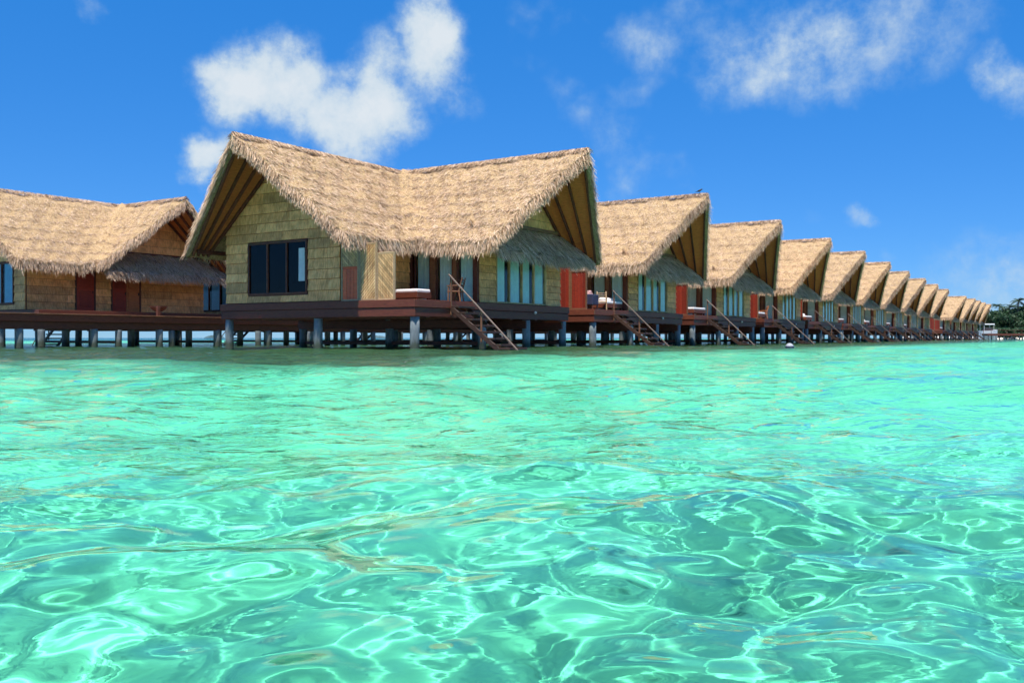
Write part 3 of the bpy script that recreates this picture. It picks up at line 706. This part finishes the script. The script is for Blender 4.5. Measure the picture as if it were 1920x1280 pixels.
def make_villa(kind):
    v = empty('overwater_villa')
    if kind in ('near', 'row'):
        near = kind == 'near'; x1 = 6.4; dx = 6.75
        body(v, x1, dx, near, (-1.81, 1.44, 2.12, 4.16), 'lagoon')
        L1, E1, L2, E2 = 9.67, 8.3, 9.55, 7.75
        zt = RZ - .05; hw = 3.1; g2 = GX(x1)
        # gable wall facing +x
        gl = (-2.0, 1.86, FL + .05, 4.16)
        top = zt - SL * hw
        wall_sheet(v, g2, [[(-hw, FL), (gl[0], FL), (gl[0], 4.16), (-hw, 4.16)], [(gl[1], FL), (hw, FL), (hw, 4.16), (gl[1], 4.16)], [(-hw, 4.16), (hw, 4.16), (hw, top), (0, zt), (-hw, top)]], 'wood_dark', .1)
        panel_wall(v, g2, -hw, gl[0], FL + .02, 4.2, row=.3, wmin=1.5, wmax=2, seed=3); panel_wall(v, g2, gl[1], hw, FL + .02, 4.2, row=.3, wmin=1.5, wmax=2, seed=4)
        panel_wall(v, g2, -hw, hw, 5.0, zt, row=.42, roof=(0, zt, SL), seed=8)
        glazed(v, g2, R(90), gl[0] + .02, gl[1] - .02, gl[2], gl[3], 4, 'bamboo_strip', curtain_w=.74)
        box('tie_beam', v, 'wood_mid', x1 + .06, x1 + .2, -2.6, 2.6, 4.92, 5.06)
        # side wall facing the deck (-y) with three curtained doors, and the wall facing +x
        g3 = GY(-3.1)
        for (a, b) in ((3.22, 4.06), (4.34, 5.18), (5.38, 6.2)): glazed(v, g3, 0, a, b, FL + .03, 4.14, 1, 'wood_dark', name='glass_door', curtain_w=.85)
        for (a, b) in ((4.07, 4.33), (5.19, 5.37)): box('column', v, 'wood_mid', a, b, -3.2, -3.0, FL, 4.3)
        box('column', v, 'wood_fascia', 6.21, 6.39, -3.2, -2.98, FL, 4.3)
        box('wall_plate', v, 'wood_dark', 3.1, 6.45, -3.16, -2.98, 4.305, 4.5)
        g4 = GX(3.12)
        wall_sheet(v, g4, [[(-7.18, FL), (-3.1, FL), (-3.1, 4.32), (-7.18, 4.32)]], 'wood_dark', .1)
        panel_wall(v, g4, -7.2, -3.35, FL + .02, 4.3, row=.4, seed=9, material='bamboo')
        if near:
            screen(v, 3.16, 4.03, -7.28, 4.05, 'door'); screen(v, 4.05, 4.88, -7.28, 3.87, 'up'); screen(v, 4.9, 5.72, -7.28, 3.50, 'down')
        else:
            screen(v, 3.16, 4.26, -7.28, 4.15, 'red'); screen(v, 4.28, 5.38, -7.28, 4.0, 'red'); screen(v, 5.4, 6.28, -7.28, 3.62, 'red')
        lamp = empty('deck_light'); lamp.parent = v; lamp.location = (dx + .02, .35, FL - .28)
        link('bracket', box_mesh(.04, .06, .10, 'wood_rail'), lamp, (0, 0, 0)); link('globe', sphere_mesh(.055, 'lampglass'), lamp, (.06, 0, -.01))
        stairs(v, dx, -5.42, -4.35)
        roof = Roof(L1, E1, L2, E2, 21)
        pent = pent_meshes(x1 + .02, 7.72, 3.75, 5.0, 3.78, 31)
        rafters(v, 1, L1, E1, 7.3); rafters(v, 2, L2, E2, 6.4)
        st = roof.straw(1250, 220) if near else roof.straw(760, 120)
    else:
        x1 = 3.12; dx = 4.5
        body(v, x1, dx, True, (-1.1, 2.12, 2.10, 4.16), 'entrance')
        L1, E1, L2, E2 = 9.67, 8.3, 5.7, 4.55
        zt = RZ - .05; g2 = GX(x1); doors = [(-4.7, -3.75, FL, 4.1), (-2.7, -1.1, FL, 4.1)]
        top = zt - SL * 3.1
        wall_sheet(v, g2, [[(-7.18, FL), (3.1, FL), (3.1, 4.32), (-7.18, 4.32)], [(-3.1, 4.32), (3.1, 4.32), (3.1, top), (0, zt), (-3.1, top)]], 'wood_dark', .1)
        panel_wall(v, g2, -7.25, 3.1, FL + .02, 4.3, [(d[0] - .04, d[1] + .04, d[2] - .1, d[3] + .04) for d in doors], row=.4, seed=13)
        panel_wall(v, g2, -3.1, 3.1, 5.0, zt, row=.42, roof=(0, zt, SL), seed=14)
        for (a, b, c, d) in doors:
            e = empty('door'); e.parent = v; e.location = (x1 + .03, (a + b) / 2, FL); n = 2 if b - a > 1.2 else 1; w = (b - a) / n
            for i in range(n):
                yc = -(b - a) / 2 + (i + .5) * w
                link('leaf', box_mesh(.05, w - .02, d - c - .02, 'red' if i == 0 else 'orange'), e, (.01, yc, (d - c) / 2))
                for zz in (.28, .72): link('moulding', box_mesh(.03, w * .68, (d - c) * .36, 'red' if i == 0 else 'orange'), e, (.045, yc, (d - c) * zz))
                link('handle', box_mesh(.05, .03, .14, 'black'), e, (.065, yc + w * .40, 1.0))
            for yy in (-(b - a) / 2 - .04, (b - a) / 2 + .04): link('frame', box_mesh(.12, .08, d - c, 'wood_dark'), e, (.0, yy, (d - c) / 2))
        st_e = stairs(v, -3.35, -1.6, -.5, -1)
        roof = Roof(L1, E1, L2, E2, 22); pent = pent_meshes(x1 + .02, 4.6, 3.9, 4.95, 3.85, 32)
        rafters(v, 1, L1, E1, 7.3); rafters(v, 2, L2, E2, 3.12)
        st = roof.straw(700, 120)
    win = (-1.81, 1.44, 2.12, 4.16) if kind != 'left' else (-1.1, 2.12, 2.10, 4.16)
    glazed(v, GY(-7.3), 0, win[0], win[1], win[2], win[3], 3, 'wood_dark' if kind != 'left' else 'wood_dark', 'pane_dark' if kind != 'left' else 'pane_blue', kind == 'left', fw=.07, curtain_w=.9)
    if kind == 'near':    # pale curtain pulled to the side of the dark window
        link('curtain', curtain_mesh(.3, 1.25, 0), v, (1.18, -7.36, 2.6))
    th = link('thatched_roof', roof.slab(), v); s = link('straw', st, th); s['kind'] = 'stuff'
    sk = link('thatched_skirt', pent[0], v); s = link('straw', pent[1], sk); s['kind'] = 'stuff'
    return v

def sphere_mesh(r, material, seg=12, rings=8, sc_=(1, 1, 1)):
    k = ('sph', r, material, sc_)
    if k in _cache: return _cache[k]
    V = [(0, 0, r * sc_[2])]; Fs = []
    for i in range(1, rings):
        ph = math.pi * i / rings
        for j in range(seg): t = 2 * math.pi * j / seg; V.append((r * sc_[0] * math.sin(ph) * math.cos(t), r * sc_[1] * math.sin(ph) * math.sin(t), r * sc_[2] * math.cos(ph)))
    V.append((0, 0, -r * sc_[2])); b = len(V) - 1
    for j in range(seg): Fs.append([0, 1 + j, 1 + (j + 1) % seg]); Fs.append([b, 1 + (rings - 2) * seg + (j + 1) % seg, 1 + (rings - 2) * seg + j])
    for i in range(rings - 2):
        for j in range(seg): a = 1 + i * seg; Fs.append([a + j, a + seg + j, a + seg + (j + 1) % seg, a + (j + 1) % seg])
    me = bpy.data.meshes.new('ball'); me.from_pydata(V, [], Fs); me.materials.append(M[material]); me.polygons.foreach_set('use_smooth', [True] * len(Fs)); _cache[k] = me
    return me

ANG = math.atan2(-.5465, .8375)
U = Vector((.8375, -.5465, 0)); VV = Vector((.5465, .8375, 0))     # local x and y of every villa
def place_at(v, apex_x, apex_y, L2=9.55):
    """put a villa so that the tip of its lagoon gable stands over (apex_x, apex_y)"""
    v.location = Vector((apex_x, apex_y, 0)) - U * L2; v.rotation_euler = (0, 0, ANG)
GR = 'thatched villas of the long row on stilts'
near = make_villa('near'); place_at(near, 3.06, 36.91)
tag(near, 'nearest and largest thatched stilt villa, with dark three-pane window and bamboo screens', 'villa', GR)
ROW = [(1328, 48.3), (1466, 59.4), (1557.5, 70), (1623, 80.6), (1669, 92), (1705.5, 105), (1735.5, 117.5), (1759, 130.5), (1778.5, 143.5),
       (1812, 168), (1829, 178), (1839, 188), (1848, 198), (1858, 208)]
NAMES = ['second thatched villa from the near end of the row, a bird on its ridge', 'third thatched villa from the near end of the receding stilt row', 'fourth thatched villa from the near end, with an orange chair on its deck',
         'fifth thatched villa from the near end of the receding stilt row', 'sixth thatched villa from the near end of the receding stilt row', 'seventh thatched villa from the near end of the receding stilt row',
         'eighth thatched villa from the near end of the receding stilt row', 'ninth thatched villa from the near end of the receding stilt row', 'tenth thatched villa, last one before the wider gap in the row',
         'first thatched villa beyond the wider gap in the row, showing a broad roof', 'fourth thatched villa counted back from the far end of the row', 'third thatched villa counted back from the far end of the row',
         'last but one thatched villa at the far end of the row', 'farthest thatched villa of the row, next to the palm trees']
rowv = make_villa('row'); VILLAS = [near]
for i, (px, Z) in enumerate(ROW):
    v = rowv if i == 0 else copy_tree(rowv)
    place_at(v, (px - 960) / F_PX * Z, Z); v.rotation_euler[2] += R([.5, -.6, .9, -.4, .7, -.9, .3, -.5, .8, -.3, .6, -.7, .4, -.5][i]); tag(v, NAMES[i], 'villa', GR); VILLAS.append(v)
left = make_villa('left'); GL = 'thatched villas on the far side of the boardwalk'
LN = ['thatched villa cut by the photo edge, with red double doors facing the boardwalk', 'thatched villa behind the doors villa, its blue window showing left of the nearest villa',
      'thatched villa hidden behind the nearest villa, only its stilts and stair showing', 'farthest thatched villa across the boardwalk, only its stilts showing between others']
for i in range(4):
    v = left if i == 0 else copy_tree(left)
    v.location = (-22.1 + 7.2 * i, 52.8 + 11.5 * i, 0); v.rotation_euler = (0, 0, ANG); tag(v, LN[i], 'villa', GL)

def vp(i, x, y, z=0):
    """a point in villa i's own coordinates"""
    return Vector(VILLAS[i].location) + U * x + VV * y + Vector((0, 0, z))

# ------------------------------------------------------------------ boardwalk
def boardwalk():
    e = empty('boardwalk', near.location, ANG); tag(e, 'long dark timber boardwalk on stilts between the two rows of villas', 'boardwalk')
    x0, x1, y0, y1, z = -13.9, -11.2, -19.0, 70.0, 1.45
    for x in (x0, x1 - .07): box('fascia_board', e, 'wood_fascia', x, x + .07, y0, y1, z - .3, z - .005); 
    for x in (x0 + .1, x1 - .32): box('beam', e, 'wood_dark', x, x + .2, y0 + .05, y1 - .05, z - .62, z - .31)
    y = y0
    while y < 30:
        box('plank', e, 'wood_mid', x0 - .05, x1 + .05, y, y + .29, z, z + .04); y += .3
    box('plank', e, 'wood_mid', x0 - .05, x1 + .05, y, y1, z, z + .04)
    k = 0
    while y0 + 1 + k * 3.4 < y1:
        for x in (x0 + .25, x1 - .25): link('pile', pile_mesh(.165, z - .61), e, (x, y0 + 1 + k * 3.4, 0))
        k += 1
    box('bollard', e, 'wood_dark', x1 - .35, x1 - .2, -4.5, -4.35, z + .04, z + .5)
boardwalk()

pb = empty('planter_bowl', Vector(near.location) + U * -12.5 + VV * -3.67 + Vector((0, 0, 1.49)), ANG); tag(pb, 'dark bowl planter on a stem standing on the boardwalk', 'planter')
link('bowl', tube_mesh([(0, 0, .22), (0, 0, .26), (0, 0, .36), (0, 0, .46), (0, 0, .50)], [.08, .2, .34, .42, .44], 16, 'wood_dark'), pb); link('stem', tube_mesh([(0, 0, 0), (0, 0, .05), (0, 0, .24)], [.2, .08, .07], 10, 'wood_dark'), pb)

# ------------------------------------------------------------------ deck furniture
def daybed(i, x, y, rz, label, w=1.9, cushions=0):
    e = empty('daybed', vp(i, x, y, FL), ANG + rz); tag(e, label, 'daybed', 'daybeds on the villa decks')
    link('base', box_mesh(w, .85, .2, 'wood_fascia'), e, (0, 0, .26))
    for sx in (-1, 1):
        for sy in (-1, 1): link('leg', box_mesh(.08, .08, .17, 'wood_dark'), e, (sx * (w / 2 - .1), sy * .34, .085))
    me_k = ('mattress', w)
    link('mattress', box_mesh(w - .04, .82, .13, 'cushion', .035), e, (0, 0, .43))
    for k in range(cushions): link('cushion', sphere_mesh(.2, 'cushion', sc_=(1.0, 1.2, .55)), e, (-w / 2 + .3 + k * .45, 0, .57))
    return e
def deck_chair(i, x, y, rz, label, mt='wood_mid', h=.95):
    e = empty('deck_chair', vp(i, x, y, FL), ANG + rz); tag(e, label, 'chair', 'chairs on the villa decks')
    link('seat', box_mesh(.5, .5, .05, mt), e, (0, 0, .42))
    for sy in (-1, 1):
        bar('leg', e, mt, (.22, sy * .22, 0), (.20, sy * .22, .62), .05, .05); bar('leg', e, mt, (-.27, sy * .22, 0), (-.2, sy * .22, .44), .05, .05)
        bar('back_post', e, mt, (-.2, sy * .22, .42), (-.34, sy * .22, h), .05, .05); bar('armrest', e, mt, (.26, sy * .24, .63), (-.26, sy * .24, .65), .06, .035)
    for k in range(4): z = .56 + k * .1; bar('back_slat', e, mt, (-.2 - .026 * (k + 1), -.22, z), (-.2 - .026 * (k + 1), .22, z), .06, .03)
    return e
daybed(0, 4.35, -5.1, 0, 'white mattress daybed on red base behind the bamboo screens of the nearest villa')
deck_chair(0, 6.0, -4.1, R(200), 'brown wooden chair at the stair head on the nearest villa deck')
daybed(1, 5.75, -3.95, R(90), 'daybed with lumpy white cushions by the stair of the second villa', 1.7, 3)
deck_chair(1, 6.15, -5.35, R(-60), 'light wooden open-backed chair on the second villa deck', 'wood_frame')
t = empty('console_table', vp(1, 5.85, -6.3, FL), ANG); tag(t, 'dark navy cloth-covered table holding folded pink towels on second villa deck', 'table')
link('cloth', box_mesh(.95, .6, .5, 'navy', .03), t, (0, 0, .5))
for sx in (-1, 1):
    for sy in (-1, 1): link('leg', box_mesh(.06, .06, .26, 'wood_dark'), t, (sx * .42, sy * .24, .13))
for k, dxx in enumerate((-.16, .12)):
    tw = empty('folded_towel', vp(1, 5.85 + dxx, -6.3, FL + .752), ANG); tag(tw, ('left' if k == 0 else 'right') + ' one of two folded pink towels on the navy table', 'towel', 'folded towels on the navy table')
    link('fold', box_mesh(.24, .3, .07, 'pink', .03), tw, (0, 0, .035)); link('roll', tube_mesh([(-.1, -.13, .13), (-.1, .13, .13)], .065, 10, 'pink'), tw, (.1, 0, 0))
daybed(2, 5.85, -5.6, R(90), 'white daybed beside the red screen of the third villa', 1.9)
daybed(3, 5.85, -6.0, R(90), 'white daybed beside the orange chair on the fourth villa deck', 1.5)
deck_chair(3, 5.9, -4.6, R(-150), 'bright orange wooden chair on the fourth villa deck', 'orange', 1.0)
daybed(4, 5.85, -5.6, R(90), 'white daybed on the fifth villa deck', 1.7, 1)
daybed(5, 5.85, -5.6, R(90), 'white daybed on the sixth villa deck', 1.7)
daybed(6, 5.85, -5.6, R(90), 'white daybed on the seventh villa deck', 1.7, 1)
daybed(7, 5.85, -5.6, R(90), 'white daybed on the eighth villa deck', 1.7)
daybed(8, 5.85, -5.6, R(90), 'white daybed on the ninth villa deck', 1.7)
daybed(10, 5.85, -5.4, R(90), 'white daybed on the deck of the villa just past the wide gap', 1.9)
daybed(12, 5.85, -5.4, R(90), 'white daybed on the deck of the third villa from the far end', 1.9)

# ------------------------------------------------------------------ bird on the second villa's ridge
b = empty('bird', vp(1, 9.05, 0, HR + .02), ANG + R(20)); b.scale = (.75, .75, .75); tag(b, 'small black bird perched on the ridge of the second villa', 'bird')
pts = [(-.26, 0, .10), (-.14, 0, .125), (-.05, 0, .15), (.03, 0, .175), (.09, 0, .21), (.125, 0, .245), (.155, 0, .262), (.19, 0, .262), (.215, 0, .255), (.26, 0, .245)]
link('body', tube_mesh(pts, [.012, .026, .06, .072, .06, .042, .045, .036, .014, .004], 12, 'black'), b)
for s in (-1, 1): link('leg', tube_mesh([(.02, s * .03, .11), (.03, s * .03, 0), (.07, s * .03, 0)], .007, 6, 'black'), b)

# ------------------------------------------------------------------ mooring buoy
by = empty('mooring_buoy', (11.5, 38.6, 0)); tag(by, 'round white and grey mooring buoy floating in front of the villas', 'buoy')
M['buoy'] = m_plain('buoy_grey', (.34, .36, .38), .5, .3, 12)
link('float', sphere_mesh(.17, 'buoy', 20, 12), by, (0, 0, .06)); link('band', tube_mesh([(0, 0, .035), (0, 0, .1)], .176, 20, 'navy'), by); link('ring', tube_mesh([(.05 * math.cos(t * .7), 0, .26 + .05 * math.sin(t * .7)) for t in range(10)], .01, 6, 'black'), by)

# ------------------------------------------------------------------ island with trees, jetty and boat
IZ = 290.0
def IX(px, Z=IZ): return (px - 960) / F_PX * Z
def island():
    n = 60; V = []; Fs = []; ring = [(1.0, -1.6), (.97, -.1), (.955, .25), (.92, .9), (.8, 1.15), (.5, 1.3)]
    cx, cy_, ax, ay = IX(2130), 318.0, 62.0, 44.0
    for r, z in ring:
        for k in range(n):
            t = 2 * math.pi * k / n; w = 1 + .05 * math.sin(3 * t + 1) + .03 * math.sin(7 * t)
            V.append((cx + ax * r * w * math.cos(t), cy_ + ay * r * w * math.sin(t), z))
    for i in range(len(ring) - 1):
        for k in range(n): Fs.append([i * n + k, i * n + (k + 1) % n, (i + 1) * n + (k + 1) % n, (i + 1) * n + k])
    Fs.append([(len(ring) - 1) * n + k for k in range(n)])
    me = bpy.data.meshes.new('island'); M['beach'] = m_plain('beach_sand', (.74, .70, .62), .95, .08, .5)
    me.from_pydata(V, [], Fs); me.materials.append(M['beach']); me.polygons.foreach_set('use_smooth', [True] * len(Fs))
    o = link('beach', me); o['kind'] = 'structure'
island()
def crown_mesh(seed, rx, rz, n=2600, leaf=.55):
    g = np.random.default_rng(seed); k = 16
    cen = g.normal(0, 1, (k, 3)); cen /= np.linalg.norm(cen, axis=1, keepdims=True); cen *= g.uniform(.35, .78, (k, 1)); cen[:, 2] = cen[:, 2] * .8
    rad = g.uniform(.26, .46, k); idx = g.integers(0, k, n)
    d = g.normal(0, 1, (n, 3)); d /= np.linalg.norm(d, axis=1, keepdims=True); P = cen[idx] + d * (rad[idx] * g.uniform(.75, 1.08, n))[:, None]
    P *= np.array([rx, rx, rz]); a = g.normal(0, 1, (n, 3)); a /= np.linalg.norm(a, axis=1, keepdims=True); c = np.cross(a, d); c /= np.linalg.norm(c, axis=1, keepdims=True) + 1e-9
    s = leaf * g.uniform(.5, 1.2, (n, 1)); V = np.stack([P - a * s * .5, P - c * s * .3, P + a * s * .5, P + c * s * .3], 1).reshape(-1, 3); b = np.arange(n)[:, None] * 4
    return np_mesh('crown', V, b + [0, 1, 2, 3], 'leaf')
CROWNS = [crown_mesh(k, 3.9, 4.0, 5200, .75) for k in range(3)]
trunk_me = tube_mesh([(0, 0, -.3), (.1, 0, 1.6), (-.05, .1, 3.4), (.1, 0, 5.4)], [.32, .26, .2, .1], 8, 'bark')
limb_me = tube_mesh([(0, 0, 2.6), (.9, .3, 4.0), (1.7, .5, 5.2)], [.14, .1, .05], 6, 'bark')
def tree(x, y, s, k, label):
    e = empty('broadleaf_tree', (x, y, 1.0), random.random() * 6); tag(e, label, 'tree', 'trees on the island'); e.scale = (s * 1.1, s * 1.1, s)
    t = link('trunk', trunk_me, e); 
    for q in range(3): link('limb', limb_me, t, (0, 0, 0), (0, 0, q * 2.1))
    link('crown', CROWNS[k], e, (0, 0, 4.9)); return e
def frond_mesh():
    V, Fs = [], []; L = 3.4; n = 9; pts = []
    for i in range(n + 1):
        t = i / n; pts.append(Vector((L * t * (1 - .22 * t * t), 0, .95 * t - 1.95 * t * t)))
    for i in range(n):
        p, q = pts[i], pts[i + 1]; b = len(V)
        V += [p + Vector((0, .03, 0)), p - Vector((0, .03, 0)), q - Vector((0, .03, 0)), q + Vector((0, .03, 0))]; Fs.append([b, b + 1, b + 2, b + 3])
        for s in (-1, 1):
            for h in (0, .5):
                r = p.lerp(q, h); w = .95 * math.sin(math.pi * min(.97, (i + h) / n * .85 + .12)); d = (q - p).normalized(); b = len(V)
                V += [r, r + d * .16, r + d * .55 + Vector((0, s * w, -.45 * w))]; Fs.append([b, b + 1, b + 2])
    me = bpy.data.meshes.new('frond'); me.from_pydata(V, [], Fs); me.materials.append(M['palm']); return me
FROND = frond_mesh()
def palm(x, y, h, label):
    e = empty('palm_tree', (x, y, 1.0), random.random() * 6); tag(e, label, 'palm tree', 'palm trees on the island')
    lean = random.uniform(.3, 1.2); link('trunk', tube_mesh([(0, 0, -.3), (lean * .15, 0, h * .35), (lean * .5, 0, h * .7), (lean, 0, h)], [.24, .17, .14, .13], 8, 'bark'), e)
    for k in range(15): link('frond', FROND, e, (lean, 0, h), (0, random.uniform(-.75, .45), k * 2.4))
    return e
TR = [(1844, 297, .85), (1868, 308, 1.05), (1898, 309, 1.1), (1920, 309, 1.2), (1862, 300, 0.85), (1872, 293, .95), (1884, 301, 1.05), (1893, 290, .9), (1904, 302, 1.15), (1914, 292, .98), (1926, 300, 1.2), (1938, 291, 1.05), (1852, 310, .8)]
TL = ['leftmost', 'second', 'third', 'fourth', 'fifth', 'sixth', 'seventh', 'eighth', 'ninth', 'tenth', 'eleventh', 'twelfth', 'thirteenth', 'fourteenth']
order = sorted(range(len(TR)), key=lambda i: TR[i][0])
for rank, i in enumerate(order):
    px, Z, s = TR[i]
    lab = 'dark green broadleaf tree on the island, leftmost of the clump' if rank == 0 else 'dark green broadleaf tree on the island, %s from the left of the clump' % TL[rank]
    tree(IX(px, Z), Z, s, i % 3, lab)
palm(IX(1908, 297), 297, 11.0, 'tallest dark palm tree rising above the island trees'); palm(IX(1873, 304), 304, 9.6, 'shorter palm tree above the left part of the island clump'); palm(IX(1890, 305), 305, 9.2, 'middle palm tree with drooping fronds between the two other palms')
# shrubs along the beach
sh_me = crown_mesh(9, 3.6, 1.9, 2200, .6)
for k, px in enumerate((1847, 1858, 1869, 1880, 1892, 1903, 1915)):
    Z = 281 + (k % 2) * 2; e = empty('beach_shrub', (IX(px, Z), Z, .8), k * 1.3); tag(e, 'low green shrub at the top of the beach, %s from the left' % ['first', 'second', 'third', 'fourth', 'fifth', 'sixth', 'seventh'][k], 'shrub', 'shrubs behind the jetty')
    link('foliage', sh_me, e, (0, 0, 1.1)); link('stem', tube_mesh([(0, 0, -.3), (.1, 0, .6), (0, .1, 1.3)], [.1, .08, .04], 6, 'bark', 'shrubstem'), e)
def jetty():
    y = 226.0; e = empty('jetty', (IX(1846, y), y, 0), R(4)); tag(e, 'dark timber jetty on posts crossing in front of the island beach', 'jetty'); L = 34
    box('fascia_board', e, 'wood_dark', 0, L, -1.2, -1.1, .95, 1.45); box('fascia_board', e, 'wood_dark', 0, L, 1.1, 1.2, .95, 1.45); box('floor', e, 'wood_mid', 0, L, -1.1, 1.1, 1.3, 1.44)
    for k in range(18):
        x = .4 + k * 1.95
        for yy in (-.95, .95): link('post', pile_mesh(.13, 1.3), e, (x, yy, 0))
        link('rail_post', box_mesh(.08, .08, .8, 'wood_dark'), e, (x, 1.1, 1.84))
    box('rail', e, 'wood_dark', 0, L, 1.07, 1.15, 2.24, 2.32)
jetty()
def boat():
    y = 231.0; e = empty('boat', (IX(1854, y), y, 0), R(8)); tag(e, 'small white boat with a flat white canopy moored behind the jetty', 'boat')
    secs = []; n = 9
    for i in range(n):
        t = i / (n - 1); x = -2.3 + 4.6 * t; w = .95 * (1 - max(0, (t - .55) / .45) ** 2 * .96); zt = 2.15 + .35 * t * t
        secs.append([(x, -w, zt), (x, -w * .85, 1.1), (x, -w * .35, -.25), (x, w * .35, -.25), (x, w * .85, 1.1), (x, w, zt)])
    V = [p for s in secs for p in s]; Fs = []
    for i in range(n - 1):
        for k in range(5): Fs.append([i * 6 + k, (i + 1) * 6 + k, (i + 1) * 6 + k + 1, i * 6 + k + 1])
        Fs.append([i * 6, i * 6 + 5, (i + 1) * 6 + 5, (i + 1) * 6])
    Fs.append([0, 1, 2, 3, 4, 5]); me = bpy.data.meshes.new('hull'); me.from_pydata(V, [], Fs); me.materials.append(M['white']); link('hull', me, e)
    link('canopy', box_mesh(3.0, 1.9, .3, 'white', .08), e, (-.5, 0, 3.75)); link('cabin', box_mesh(2.0, 1.4, .7, 'dark_inside', .05), e, (-.4, 0, 2.6)); 
    for sx in (-1.8, .8):
        for sy in (-.8, .8): link('canopy_post', box_mesh(.07, .07, 1.6, 'white'), e, (sx, sy, 2.85))
boat()
# far islets on the open side
def islet(px, Z, w, h, label):
    V, Fs = [], []; n = 22
    for r, z in ((1.0, -1), (.98, .05), (.9, .35), (.6, .8), (.3, 1.0)):
        for k in range(n):
            t = 2 * math.pi * k / n; V.append((w * r * math.cos(t), w * .3 * r * math.sin(t), z * h * (1 + .25 * math.sin(k * 2.3 + r * 5)) if z > 0 else -1))
    for i in range(4):
        for k in range(n): Fs.append([i * n + k, i * n + (k + 1) % n, (i + 1) * n + (k + 1) % n, (i + 1) * n + k])
    Fs.append([4 * n + k for k in range(n)])
    me = bpy.data.meshes.new('islet'); M.setdefault('islet', m_plain('far_scrub', (.06, .11, .12), .9, .3, .05)); me.from_pydata(V, [], Fs); me.materials.append(M['islet'])
    o = link('islet_hill', me, None, ((px - 960) / F_PX * Z, Z, 0)); o['kind'] = 'structure'
islet(402, 1500, 17, 3.6, ''); islet(702, 1600, 26, 3.2, '')
